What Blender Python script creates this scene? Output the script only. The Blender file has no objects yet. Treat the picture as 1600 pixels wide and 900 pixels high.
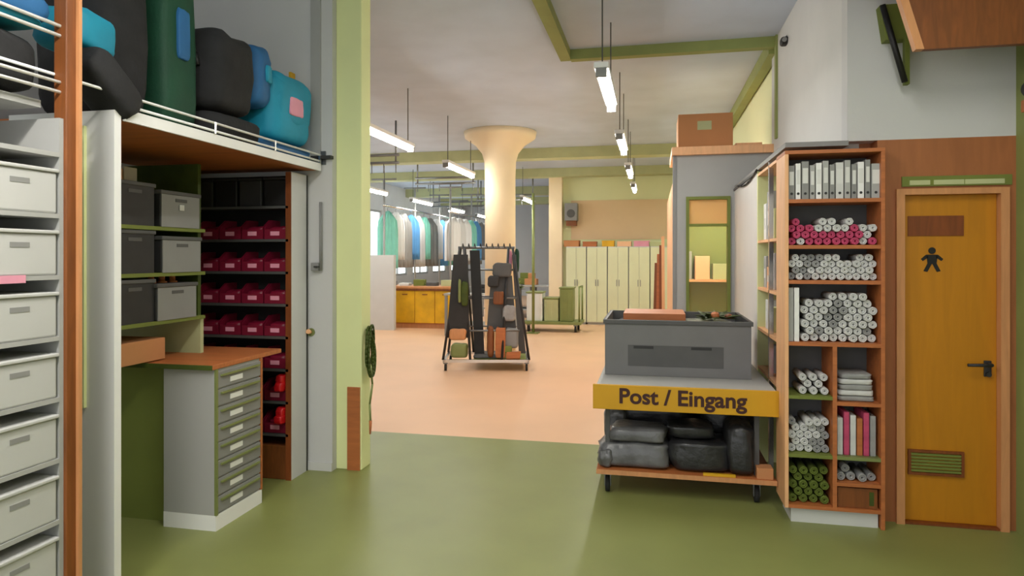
import bpy, bmesh, math, random
from mathutils import Vector, Matrix
random.seed(7)
C = bpy.context.scene.collection
SC = bpy.context.scene

# ---------------------------------------------------------------- camera, world, exposure
cam = bpy.data.cameras.new('camera'); co = bpy.data.objects.new('camera', cam); C.objects.link(co)
SC.camera = co
cam.sensor_width = 36; cam.lens = 1027/1600*36
cam.shift_y = -50/1600
cam.clip_start = 0.05; cam.clip_end = 100
co.location = (0, 0, 1.6); co.rotation_euler = (math.pi/2, 0, math.radians(12.09))
w = bpy.data.worlds.new('world'); SC.world = w; w.use_nodes = True
w.node_tree.nodes['Background'].inputs[0].default_value = (0.97, 0.98, 1.0, 1)
w.node_tree.nodes['Background'].inputs[1].default_value = 1.45
SC.view_settings.view_transform = 'Standard'; SC.view_settings.look = 'None'
SC.view_settings.exposure = 0.2; SC.view_settings.gamma = 1.0
TUBE_POWER = 14.0

# ---------------------------------------------------------------- materials
def lin(c):
    return tuple(((v/255)/12.92 if v/255 <= .04045 else ((v/255+.055)/1.055)**2.4) for v in c)
MATS = {}
def mat(name, rgb, rough=.6, metal=0, var=.10, scale=6, bump=0.0, bscale=60, kind='noise', spec=.5, stretch=None, alpha=None):
    m = bpy.data.materials.new(name); m.use_nodes = True; nt = m.node_tree; n = nt.nodes; L = nt.links
    b = n['Principled BSDF']; c = lin(rgb)
    b.inputs['Roughness'].default_value = rough; b.inputs['Metallic'].default_value = metal
    b.inputs['Specular IOR Level'].default_value = spec
    tc = n.new('ShaderNodeTexCoord'); mp = n.new('ShaderNodeMapping'); L.new(tc.outputs['Object'], mp.inputs[0])
    if stretch: mp.inputs['Scale'].default_value = stretch
    if kind == 'wood':
        t = n.new('ShaderNodeTexNoise'); t.inputs['Scale'].default_value = scale; t.inputs['Detail'].default_value = 6; t.inputs['Distortion'].default_value = 1.2
    else:
        t = n.new('ShaderNodeTexNoise'); t.inputs['Scale'].default_value = scale; t.inputs['Detail'].default_value = 4
    L.new(mp.outputs[0], t.inputs['Vector'])
    r = n.new('ShaderNodeValToRGB'); L.new(t.outputs['Fac'], r.inputs[0])
    r.color_ramp.elements[0].position = .3; r.color_ramp.elements[1].position = .7
    r.color_ramp.elements[0].color = (*[max(0, v*(1-var)) for v in c], 1)
    r.color_ramp.elements[1].color = (*[min(1, v*(1+var)) for v in c], 1)
    L.new(r.outputs[0], b.inputs['Base Color'])
    if bump:
        t2 = n.new('ShaderNodeTexNoise'); t2.inputs['Scale'].default_value = bscale; t2.inputs['Detail'].default_value = 3
        L.new(mp.outputs[0], t2.inputs['Vector'])
        bp = n.new('ShaderNodeBump'); bp.inputs['Strength'].default_value = bump; bp.inputs['Distance'].default_value = .01
        L.new(t2.outputs['Fac'], bp.inputs['Height']); L.new(bp.outputs[0], b.inputs['Normal'])
    if alpha is not None: b.inputs['Alpha'].default_value = alpha
    MATS[name] = m; return m
def emis(name, rgb, s):
    m = bpy.data.materials.new(name); m.use_nodes = True; b = m.node_tree.nodes['Principled BSDF']
    b.inputs['Base Color'].default_value = (*lin(rgb), 1); b.inputs['Emission Color'].default_value = (*lin(rgb), 1)
    b.inputs['Emission Strength'].default_value = s; MATS[name] = m; return m
def glassm(name, rgb, rough=.1, trans=.9):
    m = bpy.data.materials.new(name); m.use_nodes = True; b = m.node_tree.nodes['Principled BSDF']
    b.inputs['Base Color'].default_value = (*lin(rgb), 1); b.inputs['Roughness'].default_value = rough
    b.inputs['Transmission Weight'].default_value = trans; b.inputs['IOR'].default_value = 1.02; MATS[name] = m; return m
mat('floor_near', (128,134,76), .4, var=.06, scale=2.5, bump=.02)  # darker olive puts the shade of the near floor into its colour
mat('floor_hall', (224,180,142), .45, var=.04, scale=1.2, bump=.02)  # brighter salmon puts the hall's stronger light into the floor colour
mat('plaster_grey', (200,200,200), .85, var=.03, scale=1.5, bump=.05)
mat('ceiling_grey', (190,202,220), .9, var=.05, scale=2.2, bump=.1, bscale=25)
mat('wall_hall', (226,230,184), .85, var=.03, scale=1)
mat('wall_warm', (228,200,160), .85, var=.04, scale=1)
mat('column_paint', (246,226,190), .8, var=.05, scale=1.3)
mat('pillar_paint', (226,232,172), .75, var=.04, scale=2)
mat('cupboard_cream', (220,222,186), .6, var=.04, scale=2)
mat('box_white', (186,186,184), .7, var=.03, scale=3)
mat('crate_grey', (112,112,112), .6, var=.05, scale=5)
mat('cabin_green', (132,140,84), .8, var=.04, scale=2)
mat('beam_olive', (140,148,84), .6, var=.08, scale=4)
mat('beam_light', (184,188,142), .7, var=.06, scale=4)
mat('white_panel', (232,232,231), .6, var=.02, scale=3)
mat('white_board', (205,205,203), .6, var=.03, scale=3)
mat('grey_panel', (165,165,163), .6, var=.03, scale=3)
mat('grey_mid', (135,135,134), .6, var=.05, scale=5)
mat('grey_dark', (82,82,82), .6, var=.08, scale=5)
mat('charcoal', (42,42,43), .6, var=.15, scale=8)
mat('black', (18,18,19), .55, var=.2, scale=10)
mat('black_fabric', (28,28,30), .85, var=.3, scale=9, bump=.3, bscale=30)
mat('olive_dark', (112,122,52), .7, var=.06, scale=4)
mat('olive_deep', (62,76,14), .7, var=.2, scale=9)
mat('wood_brown', (122,68,28), .5, var=.22, scale=3, kind='wood', stretch=(8,8,1))
mat('wood_door', (186,122,18), .42, var=.08, scale=2.5, kind='wood', stretch=(6,6,.6))
mat('wood_panel', (160,98,56), .5, var=.10, scale=3, kind='wood', stretch=(6,6,.7))
mat('wood_light', (232,176,128), .5, var=.10, scale=3, kind='wood', stretch=(8,8,1))
mat('wood_orange', (178,104,56), .5, var=.15, scale=3, kind='wood', stretch=(1,8,8))
mat('wood_dark', (122,62,22), .5, var=.18, scale=3, kind='wood', stretch=(8,8,1))
mat('wood_frame', (200,140,92), .5, var=.1, scale=3, kind='wood', stretch=(8,8,1))
mat('cardboard', (192,132,86), .85, var=.06, scale=3)
mat('cardboard_light', (240,190,150), .85, var=.05, scale=3)
mat('yellow_sign', (205,152,12), .5, var=.05, scale=4)
mat('yellow_bench', (215,165,20), .5, var=.2, scale=3)
mat('sign_ink', (58,20,18), .6, var=.05)
mat('red_bin', (120,14,44), .45, var=.12, scale=8)
mat('red_bright', (190,10,20), .45, var=.12, scale=8)
mat('pink_label', (222,150,172), .6, var=.05)
mat('paper', (215,215,212), .7, var=.04, scale=9)
mat('cloth_white', (205,205,204), .85, var=.10, scale=14, bump=.3, bscale=40)
mat('cloth_grey', (150,150,150), .85, var=.12, scale=14, bump=.3, bscale=40)
mat('cloth_pink', (190,72,108), .85, var=.25, scale=14, bump=.3, bscale=40)
mat('cloth_green', (92,106,34), .85, var=.2, scale=14, bump=.2)
mat('blue_bag', (14,138,168), .65, var=.15, scale=4, bump=.3, bscale=12)
mat('blue_mid', (30,92,142), .65, var=.15, scale=4, bump=.3, bscale=12)
mat('green_bag', (6,62,40), .7, var=.2, scale=4, bump=.2)
mat('teal_cloth', (140,214,196), .8, var=.08, scale=4)
mat('blue_cloth', (98,160,214), .8, var=.08, scale=4)
mat('chrome', (215,215,215), .25, 1, var=.02)
mat('steel', (130,132,132), .4, .8, var=.05)
mat('steel_olive', (132,142,86), .45, .3, var=.06)
mat('rubber', (30,30,30), .8)
mat('plastic_wrap', (92,92,94), .3, var=.35, scale=9, bump=.6, bscale=18)
mat('plastic_dark', (40,40,42), .35, var=.4, scale=8, bump=.6, bscale=18)
mat('leaf', (52,66,14), .6, var=.3, scale=12)
mat('leaf_light', (150,170,90), .6, var=.2, scale=12)
emis('tube_light', (255,252,244), 27)
emis('daylight', (232,244,246), 2.2)
glassm('glass', (235,240,225), .05, .95)
glassm('glass_amber', (245,205,160), .25, .6)

# ---------------------------------------------------------------- helpers
def box(bm, x0, x1, y0, y1, z0, z1, bev=0):
    vs = [bm.verts.new((x, y, z)) for x in (x0, x1) for y in (y0, y1) for z in (z0, z1)]
    fs = [bm.faces.new([vs[i] for i in f]) for f in ((0,1,3,2),(4,6,7,5),(0,4,5,1),(2,3,7,6),(0,2,6,4),(1,5,7,3))]
    if bev:
        es = list({e for f in fs for e in f.edges})
        bmesh.ops.bevel(bm, geom=es, offset=bev, segments=2, affect='EDGES', profile=.5)
    return bm
def BX(*a, bev=0):
    bm = bmesh.new(); return box(bm, *a, bev=bev)
def tube(bm, p0, p1, r, r2=None, seg=12):
    p0 = Vector(p0); p1 = Vector(p1); r2 = r if r2 is None else r2
    d = (p1-p0).normalized(); up = Vector((0,0,1)) if abs(d.z) < .95 else Vector((1,0,0))
    a = d.cross(up).normalized(); b = d.cross(a)
    A = []; B = []
    for i in range(seg):
        t = 2*math.pi*i/seg; o = a*math.cos(t)+b*math.sin(t)
        A.append(bm.verts.new(p0+o*r)); B.append(bm.verts.new(p1+o*r2))
    for i in range(seg):
        j = (i+1) % seg; f = bm.faces.new((A[i], A[j], B[j], B[i])); f.smooth = True
    bm.faces.new(A[::-1]); bm.faces.new(B); return bm
def TB(*a, **k):
    bm = bmesh.new(); return tube(bm, *a, **k)
def path(bm, pts, r, seg=8):
    for a, b in zip(pts, pts[1:]): tube(bm, a, b, r, seg=seg)
    return bm
def lathe(bm, prof, c=(0,0,0), seg=28, smooth=True):
    rings = [[bm.verts.new((c[0]+r*math.cos(2*math.pi*i/seg), c[1]+r*math.sin(2*math.pi*i/seg), c[2]+z)) for i in range(seg)] for r, z in prof]
    for a, b in zip(rings, rings[1:]):
        for i in range(seg):
            f = bm.faces.new((a[i], a[(i+1)%seg], b[(i+1)%seg], b[i])); f.smooth = smooth
    bm.faces.new(rings[0][::-1]); bm.faces.new(rings[-1]); return bm
def soft(bm, c, s, e=.45, noise=.02, seed=0, nu=28, nv=16, flat=True):
    """rounded cushion-like superellipsoid; c = centre, s = half sizes"""
    rnd = random.Random(seed); ph = [rnd.uniform(0, 6.28) for _ in range(6)]
    sg = lambda v, p: math.copysign(abs(v)**p, v)
    rows = []
    for j in range(nv+1):
        v = -math.pi/2 + math.pi*j/nv; row = []
        for i in range(nu):
            u = 2*math.pi*i/nu
            x = sg(math.cos(v), e)*sg(math.cos(u), e); y = sg(math.cos(v), e)*sg(math.sin(u), e); z = sg(math.sin(v), e)
            k = 1 + noise*(math.sin(5*x+ph[0]+3*z)+math.sin(6*y+ph[1]+4*x)+math.sin(7*z+ph[2]+5*y))
            row.append(bm.verts.new((c[0]+s[0]*x*k, c[1]+s[1]*y*k, c[2]+s[2]*z*(k if z > 0 or not flat else 1))))
            if j in (0, nv): break
        rows.append(row)
    for a, b in zip(rows, rows[1:]):
        for i in range(nu):
            j = (i+1) % nu
            q = [a[i % len(a)], a[j % len(a)], b[j % len(b)], b[i % len(b)]]
            q2 = [];  [q2.append(v) for v in q if v not in q2]
            f = bm.faces.new(q2); f.smooth = True
    return bm
def obj(name, bm, m, parent=None, kind=None, label=None, loc=None):
    bmesh.ops.recalc_face_normals(bm, faces=bm.faces)
    me = bpy.data.meshes.new(name); bm.to_mesh(me); bm.free()
    me.materials.append(MATS[m]); o = bpy.data.objects.new(name, me); C.objects.link(o)
    if parent: o.parent = parent
    if kind: o['kind'] = kind
    if label: o['label'] = label
    if loc: o.location = loc
    return o
def struct(name, bm, m, parent=None): return obj(name, bm, m, parent, 'structure' if parent is None else None)
def thing(name, label, cat, loc=(0,0,0), rz=0, group=None):
    o = bpy.data.objects.new(name, None); C.objects.link(o); o.empty_display_size = .1
    o.location = loc; o.rotation_euler = (0, 0, rz); o['label'] = label; o['category'] = cat
    if group: o['group'] = group
    return o
def tag(o, label, cat, group=None):
    o['label'] = label; o['category'] = cat
    if group: o['group'] = group
    return o
def kids(o): return [c for c in C.objects if c.parent == o]
KIDS = {}
def dup(root, loc=None, rz=None, label=None, group=None):
    if root.name not in KIDS: KIDS[root.name] = [(c, kids(c)) for c in kids(root)]
    r = root.copy(); C.objects.link(r)
    if loc: r.location = loc
    if rz is not None: r.rotation_euler = (0, 0, rz)
    if label: r['label'] = label
    if group: r['group'] = group
    for c, gs in KIDS[root.name]:
        d = c.copy(); C.objects.link(d); d.parent = r
        for g in gs:
            h = g.copy(); C.objects.link(h); h.parent = d
    return r

CH = 3.7
# ---------------------------------------------------------------- shell
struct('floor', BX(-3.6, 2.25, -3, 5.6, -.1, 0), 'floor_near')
bm = BX(-8, 3, 5.6, 27, -.1, 0); box(bm, -8, -3.6, 4.5, 5.6, -.1, 0); struct('floor_hall', bm, 'floor_hall')  # colour seam stands in for the shaded-to-lit change across the floor
struct('ceiling', BX(-8, 3, -3, 27, CH, CH+.12), 'ceiling_grey')
struct('wall_left', BX(-3.72, -3.6, -3, 4.62, 0, CH), 'plaster_grey')
struct('wall_alcove', BX(-3.6, -2.33, 4.5, 4.62, 0, CH), 'plaster_grey')
struct('wall_right', BX(2.065, 2.2, -3, 4.35, 0, CH), 'beam_olive')
struct('wall_upper_right', BX(1.16, 2.2, 4.35, 4.47, 2.3, CH), 'plaster_grey')
struct('wall_upper_side', BX(1.16, 1.26, 4.47, 6.95, 2.0, CH), 'white_board')
struct('wall_hall_right', BX(1.22, 1.34, 6.95, 16.1, 0, CH), 'wall_hall')
struct('wall_back', BX(-2.47, 1.22, 16, 16.12, 0, CH), 'wall_hall')
struct('wall_hall_end', BX(-7.6, -2.47, 26, 26.12, 0, CH), 'plaster_grey')
struct('wall_hall_turn', BX(-2.47, -2.35, 16.12, 26.12, 0, CH), 'plaster_grey')
struct('wall_hall_front', BX(-7.7, -3.6, 4.62, 4.74, 0, CH), 'plaster_grey')
# warm painted field on the back wall
struct('trim_1', BX(-1.95, .5, 15.985, 16.0, 2.0, 2.95), 'wall_warm')
# pillar in the doorway line, orange-brown reflection painted at its foot
p = struct('pillar', BX(-2.33, -2.125, 4.56, 4.72, 0, CH, bev=.006), 'pillar_paint')
struct('kick_board', BX(-2.235, -2.135, 4.548, 4.56, .0, .62), 'wood_orange', p)
struct('trim_2', BX(-2.50, -2.42, 4.485, 4.5, 2.33, CH), 'grey_panel')
struct('baseboard_left', BX(-2.56, -2.33, 4.488, 4.5, 0, .06), 'white_board')
# door wall
bm = BX(1.27, 1.44, 4.485, 4.52, 0, 2.3); box(bm, 1.10, 1.34, 4.484, 4.53, 2.05, 2.32); box(bm, 1.328, 1.44, 4.35, 4.484, 0, 2.3); box(bm, 2.0, 2.065, 4.35, 4.47, 0, 2.3); box(bm, 1.44, 2.0, 4.35, 4.47, 2.0, 2.3)
struct('wall_door', bm, 'wood_panel')
d = struct('door_1', BX(1.47, 1.975, 4.37, 4.41, .012, 1.965, bev=.004), 'wood_door')
bm = BX(1.425, 1.47, 4.32, 4.44, 0, 2.0); box(bm, 1.975, 2.02, 4.32, 4.44, 0, 2.0); box(bm, 1.47, 1.975, 4.32, 4.44, 1.965, 2.0)
struct('door_frame', bm, 'wood_frame', d)
struct('threshold', BX(1.44, 2.0, 4.33, 4.45, 0, .012), 'wood_dark', d)
# ventilation grille: frame and slats
bm = BX(1.50, 1.80, 4.355, 4.37, .29, .305); box(bm, 1.50, 1.80, 4.355, 4.37, .425, .44); box(bm, 1.50, 1.515, 4.355, 4.37, .305, .425); box(bm, 1.785, 1.80, 4.355, 4.37, .305, .425)
g = struct('vent_grille', bm, 'wood_dark', d)
for k in range(6): struct('slat', BX(1.515, 1.785, 4.358, 4.368, .309+.0195*k, .322+.0195*k), 'olive_dark', g)
# handle
bm = BX(1.905, 1.945, 4.36, 4.37, .89, .985, bev=.004); h = struct('handle_plate', bm, 'charcoal', d)
bm = TB((1.925, 4.36, .965), (1.925, 4.31, .965), .010); tube(bm, (1.925, 4.312, .965), (1.80, 4.312, .962), .011, .009); struct('door_handle', bm, 'charcoal', d)
struct('lock_cylinder', TB((1.925, 4.362, .905), (1.925, 4.345, .905), .014), 'charcoal', d)
# pictogram on the door
bm = bmesh.new()
tube(bm, (1.632, 4.369, 1.632), (1.632, 4.366, 1.632), .020, seg=20)
def quad(bm, pts, y0, y1):
    a = [bm.verts.new((x, y0, z)) for x, z in pts]; b = [bm.verts.new((x, y1, z)) for x, z in pts]; n = len(pts)
    bm.faces.new(a); bm.faces.new(b[::-1])
    for i in range(n): bm.faces.new((a[i], a[(i+1)%n], b[(i+1)%n], b[i]))
for pts in ([(1.602,1.608),(1.662,1.608),(1.656,1.555),(1.608,1.555)], [(1.600,1.608),(1.612,1.592),(1.582,1.570),(1.572,1.582)],
            [(1.664,1.608),(1.652,1.592),(1.682,1.570),(1.692,1.582)], [(1.608,1.556),(1.632,1.556),(1.606,1.505),(1.586,1.510)],
            [(1.656,1.556),(1.632,1.556),(1.658,1.505),(1.678,1.510)]):
    quad(bm, pts, 4.366, 4.3695)
struct('pictogram', bm, 'black', d)
struct('door_plate', BX(1.50, 1.80, 4.364, 4.37, 1.72, 1.84), 'wood_dark', d)  # flat dark brown rectangle on the upper door
# transom strip above the door: a pale strip with raised blocks
s = tag(obj('name_strip', BX(0, .58, -.012, 0, 0, .06), 'olive_dark', loc=(1.46, 4.35, 2.015)), 'long pale olive strip mounted above the toilet door', 'sign')
for a, b in ((.04, .15), (.17, .33), (.335, .54)): obj('raised_panel', BX(a, b, -.016, -.012, .008, .036), 'beam_light', s)

# ceiling beams, olive steel frame
struct('trim_3', BX(-.93, -.82, -1, 6.75, CH-.09, CH), 'beam_olive')
struct('trim_4', BX(-.82, 1.16, 6.66, 6.76, CH-.1, CH), 'beam_olive')
struct('trim_5', BX(1.10, 1.20, 6.76, 16, CH-.14, CH), 'beam_olive')
struct('trim_6', BX(1.14, 1.21, 6.62, 6.69, 2.72, CH), 'beam_olive')
for i, (y, z) in enumerate(((12.6, .2), (15.55, .2), (19.5, .25), (23, .25))):
    struct('beam', BX(-7.6, 1.2 if y < 16 else -2.47, y, y+.35, CH-z, CH), 'beam_light')
struct('trim_7', BX(-2.47, -2.15, 15.8, 16, 0, CH), 'column_paint')
struct('partition_end', BX(-6.15, -5.45, 13.3, 13.42, 0, 1.62), 'white_board')

# mushroom column
c = struct('column', lathe(bmesh.new(), [(.26,0),(.26,2.95),(.27,3.2),(.31,3.34),(.42,3.48),(.60,3.6),(.62,3.7)], (-2.54,10.9,0), 32), 'column_paint')

# cabin panel with its window
PY = 6.9
bm = BX(.22, .33, PY, PY+.06, 0, 2.62); box(bm, .76, 1.16, PY, PY+.06, 0, 2.62); box(bm, .33, .76, PY, PY+.06, 0, .85); box(bm, .33, .76, PY, PY+.06, 2.2, 2.62)
cw = struct('wall_cabin', bm, 'grey_panel')
struct('corner_trim', BX(.20, .235, PY-.01, PY+.07, 0, 2.62), 'grey_mid', cw)
struct('wall_cabin_side', BX(.20, .26, PY+.06, 9.6, 0, 2.35), 'wood_light')
struct('trim_8', BX(.19, 1.16, PY-.06, 7.8, 2.62, 2.70), 'wood_light')
wf = BX(.33, .36, PY-.02, PY+.07, .85, 2.2); box(wf, .73, .76, PY-.02, PY+.07, .85, 2.2); box(wf, .36, .73, PY-.02, PY+.07, 2.17, 2.2); box(wf, .36, .73, PY-.02, PY+.07, 1.90, 1.925); box(wf, .36, .73, PY-.02, PY+.07, .85, .89)
W = struct('window_1', wf, 'olive_dark')
struct('pane', BX(.36, .73, PY+.02, PY+.026, .89, 1.90), 'glass', W)
struct('pane', BX(.36, .73, PY+.02, PY+.026, 1.925, 2.17), 'glass_amber', W)
struct('wall_cabin_back', BX(.26, 1.22, 9.0, 9.06, 0, 2.35), 'cabin_green')
# white side wall running back from the shelf tower
sw = struct('wall_side', BX(.80, .86, 5.45, 6.9, 0, 2.25), 'white_board')
struct('cap_rail', BX(.79, .87, 5.45, 6.9, 2.25, 2.27), 'grey_dark', sw)
struct('trim_9', BX(.80, 1.16, 4.32, 6.88, 2.27, 2.30), 'grey_mid')

# hall windows on the far left wall
struct('wall_hall_left', BX(-7.72, -7.6, 4.74, 26.12, 0, 1.0), 'plaster_grey')
struct('wall_hall_left_upper', BX(-7.72, -7.6, 4.74, 26.12, 2.9, CH), 'white_board')
for i in range(9):
    y0 = 8+i*2.0
    struct('wall_pier', BX(-7.72, -7.6, y0-.35 if i else 4.74, y0+.15, 1.0, 2.9), 'white_board')
    bm = BX(-7.70, -7.62, y0+.15, y0+.21, 1, 2.9); box(bm, -7.70, -7.62, y0+1.59, y0+1.65, 1, 2.9); box(bm, -7.70, -7.62, y0+.21, y0+1.59, 1, 1.06); box(bm, -7.70, -7.62, y0+.21, y0+1.59, 2.84, 2.9); box(bm, -7.70, -7.62, y0+.87, y0+.93, 1.06, 2.84)
    wn = struct('window_%d' % (i+2), bm, 'grey_panel')
    for a in (.21, .93): struct('pane', BX(-7.67, -7.66, y0+a, y0+a+.66, 1.06, 2.84), 'daylight', wn)
struct('wall_pier', BX(-7.72, -7.6, 25.65, 26.12, 1.0, 2.9), 'white_board')

# ---------------------------------------------------------------- fluorescent lamps
def lamp(label, group, loc, name='tube_lamp', L=1.5, drop=None, power=1.0):
    t = thing(name, label, 'lamp', loc, 0, group)
    obj('lamp_housing', BX(-.055, .055, 0, L, .03, .075, bev=.008), 'white_panel', t)
    bm = TB((0, .03, .0), (0, L-.03, .0), .032, seg=14); obj('tube', bm, 'tube_light', t)
    top = CH-loc[2] if drop is None else drop
    for y in (.12, L-.12): obj('wire', TB((0, y, .075), (0, y, top), .006, seg=6), 'grey_dark', t)
    for y in (0, L-.03): obj('end_cap', BX(-.04, .04, y, y+.03, -.035, .03), 'grey_mid', t)
    ld = bpy.data.lights.new('tube', 'AREA'); ld.shape = 'RECTANGLE'; ld.size = .1; ld.size_y = L; ld.energy = TUBE_POWER*power; ld.color = (1, .96, .89)
    lo = bpy.data.objects.new('tube_glow', ld); C.objects.link(lo); lo.parent = t; lo.location = (0, L/2, -.04)
    return t
ords = ['nearest', 'second nearest', 'third', 'fourth', 'fifth', 'farthest']
for i in range(4):
    lamp('%s glowing tube lamp in the right-hand row hung from the ceiling' % ords[i], 'tube lamps in the right row', (-.37, 4.84+2.65*i, 2.95), L=1.25)
for i in range(4):
    lamp('%s glowing tube lamp in the row just left of the round column' % ords[i], 'tube lamps left of the column', (-3.0, 6.4+2.9*i, 2.95))
for i in range(4):
    lamp('%s glowing tube lamp in the window-side row over the blue garments' % ords[i], 'tube lamps on the window side', (-5.7, 12.0+3.0*i, 2.95))

# ---------------------------------------------------------------- unseen lamps added to brighten the near area (behind and above the viewer)
for i, (x, y) in enumerate(((-1.8, .0), (-1.2, 1.3), (.9, 1.5))):
    lamp(['tube lamp behind the viewer over the entrance floor', 'tube lamp over the entrance floor near the bag shelf', 'tube lamp over the entrance floor near the toilet door'][i], 'tube lamps over the entrance area', (x, y, [2.9, 3.3, 3.3][i]), power=[2.8, 1.3, 1.0][i])

# ================================================================ LEFT SIDE
# near white shelf unit facing into the room
SX = -2.35
u = thing('white_shelf_unit', 'tall white shelf unit with a brown wooden corner post at the left edge', 'shelf', (-2.6, 1.4, 0))
def W_(x0, x1, y0, y1, z0, z1, bev=0, o=(-2.6, 1.4, 0)): return BX(x0-o[0], x1-o[0], y0-o[1], y1-o[1], z0-o[2], z1-o[2], bev=bev)
zs = [.02+.2475*k for k in range(9)]
for z in zs: obj('shelf_board', W_(-2.85, SX, .9, 2.22, z, z+.018), 'grey_panel', u)
obj('side_panel', W_(-2.85, SX-.002, 2.22, 2.24, 0, 2.16), 'grey_panel', u)
obj('side_panel', W_(-2.85, SX-.002, .88, .9, 0, 2.16), 'grey_panel', u)
obj('back_panel', W_(-2.87, -2.85, .88, 2.24, 0, 2.16), 'white_panel', u)
obj('corner_post', W_(SX-.05, SX+.012, 2.24, 2.30, 0, 3.4, bev=.004), 'wood_brown', u)
obj('corner_post_edge', W_(SX+.012, SX+.028, 2.285, 2.30, 0, 3.4), 'wood_frame', u)
# one open-fronted white bin, repeated
b0 = thing('storage_box', 'x', 'box', (-2.6, 1.2, zs[0]+.018), 0, 'white boxes in the tall white shelf unit')
bm = BX(-.2, .22, -.16, .16, 0, .165, bev=.008); obj('box_body', bm, 'box_white', b0)
obj('lid', BX(-.205, .228, -.165, .165, .165, .180, bev=.004), 'box_white', b0)
obj('handle_slot', BX(.219, .2215, -.04, .04, .11, .13), 'grey_mid', b0)
rows = ['bottom', 'second', 'third', 'fourth', 'fifth', 'sixth', 'seventh', 'top']
first = True
for k in range(8):
    for q, y in enumerate((1.72, 2.052)):
        lb = 'lidded white box on the %s shelf of the white unit, %s' % (rows[k], 'next to the post' if q else 'away from the post')
        if first: b0.location = (-2.574, y, zs[k]+.018); b0['label'] = lb; first = False
        else: dup(b0, (-2.574, y, zs[k]+.018), label=lb)
tag(obj('shelf_tag', BX(0, .004, 0, .12, 0, .03), 'pink_label', loc=(SX, 1.95, zs[6]-.008)), 'small pink and orange paper tag on the edge of a white shelf board', 'label')

# overhead wire shelf with rails, carrying the bags
r = thing('overhead_shelf', 'long overhead wooden shelf with chrome front rails carrying the bags', 'shelf', (-2.4, 2.6, 2.25))
def R_(x0, x1, y0, y1, z0, z1): return W_(x0, x1, y0, y1, z0, z1, o=(-2.4, 2.6, 2.25))
obj('shelf_board', R_(-3.55, -2.42, 2.62, 4.47, 2.235, 2.27), 'wood_orange', r)
obj('edge_strip', R_(-2.42, -2.405, 2.62, 4.47, 2.23, 2.285), 'white_panel', r)
for z in (2.30, 2.345):
    obj('rail', TB((0, -1.4 if z > 2.32 else .02, z-2.25), (0, 1.85, z-2.25), .007, seg=8), 'white_panel', r)
for z in (2.50, 2.54): obj('rail', TB((0.03, -1.5, z-2.25), (.03, -.32, z-2.25), .008, seg=8), 'white_panel', r)
for z in (2.27, 2.31): obj('rail', TB((.03, -1.5, z-2.25), (.03, -.32, z-2.25), .007, seg=8), 'white_panel', r)
for y in (2.66, 3.25, 3.85, 4.44): obj('upright', R_(-2.407, -2.393, y-.007, y+.007, 2.285, 2.35), 'chrome', r)
obj('batten', R_(-3.3, -2.9, 2.72, 2.76, 2.20, 2.235), 'wood_light', r)
obj('end_board', R_(-2.9, -2.42, .9, 2.2, 2.20, 2.23), 'grey_panel', r)
# thin white upright panel between shelf unit and alcove
struct('wall_alcove_side', BX(-3.0, -2.41, 2.56, 2.60, 0, 2.27), 'white_panel')
struct('trim_10', BX(-2.62, -2.56, 2.545, 2.56, .9, 2.2), 'pillar_paint')

# bags
def bag(name, label, loc, rz, s, body, e=.4, flap=None, strap=None, noise=.02, seed=1, cat='bag', patch=None, tilt=None):
    t = thing(name, label, cat, loc, math.radians(rz), 'courier bags on the overhead shelf')
    if tilt: t.rotation_euler = (math.radians(tilt[0]), math.radians(tilt[1]), math.radians(rz))
    obj('bag_body', soft(bmesh.new(), (0, 0, s[2]), s, e, noise, seed), body, t)
    if flap:
        bm = soft(bmesh.new(), (0, s[1]*.12, s[2]*1.25), (s[0]*1.03, s[1]*.98, s[2]*.82), .35, noise, seed+3); obj('flap', bm, flap, t)
    if strap:
        pts = [Vector((s[0]*1.04*math.cos(a)*.0 + s[0]*.55*math.cos(a), -s[1]*1.03, s[2]*(1.0+.75*math.sin(a)))) for a in [math.pi*k/8 for k in range(9)]]
        obj('strap', path(bmesh.new(), pts, .014), strap, t)
        bm = BX(-.02, .02, -s[1]*1.07, -s[1]*1.0, s[2]*.9, s[2]*1.1, bev=.004); obj('buckle', bm, 'steel', t)
    if patch: obj('patch', soft(bmesh.new(), (s[0]*.98, 0, s[2]*1.1), (.02, s[1]*.35, s[2]*.28), .3), patch, t)
    return t
bag('messenger_bag', 'bright blue courier bag lying on the near end of the overhead shelf', (-2.60, 1.96, 2.50), 0, (.22, .25, .07), 'blue_bag', flap='blue_mid', seed=2)
bag('duffel_bag', 'flat black bag behind the lower rails at the far left', (-2.62, 1.96, 2.25), 0, (.22, .26, .115), 'black_fabric', strap='black', seed=3)
bag('messenger_bag', 'small blue bag wedged behind the wooden post', (-2.56, 2.50, 2.52), 10, (.12, .14, .09), 'blue_bag', seed=4)
bag('backpack', 'large black bag standing just behind the wooden post', (-2.80, 2.84, 2.272), 0, (.22, .16, .42), 'black_fabric', seed=5)
bag('roll_bag', 'tall dark green and blue striped bag standing on the shelf', (-2.74, 3.17, 2.272), 0, (.20, .13, .5), 'green_bag', seed=6, patch='blue_mid', e=.3)
bag('duffel_bag', 'black duffel lying across the middle of the shelf', (-2.72, 3.53, 2.46), 0, (.28, .20, .24), 'black_fabric', strap='black', seed=7, e=.35)
bag('duffel_bag', 'low black bag under the black duffel', (-2.70, 3.56, 2.272), 0, (.27, .23, .09), 'black_fabric', seed=17)
bag('courier_bag', 'upright blue bag end right behind the black duffel', (-2.66, 3.80, 2.56), 12, (.22, .10, .20), 'blue_mid', seed=18, patch='blue_bag')
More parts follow.
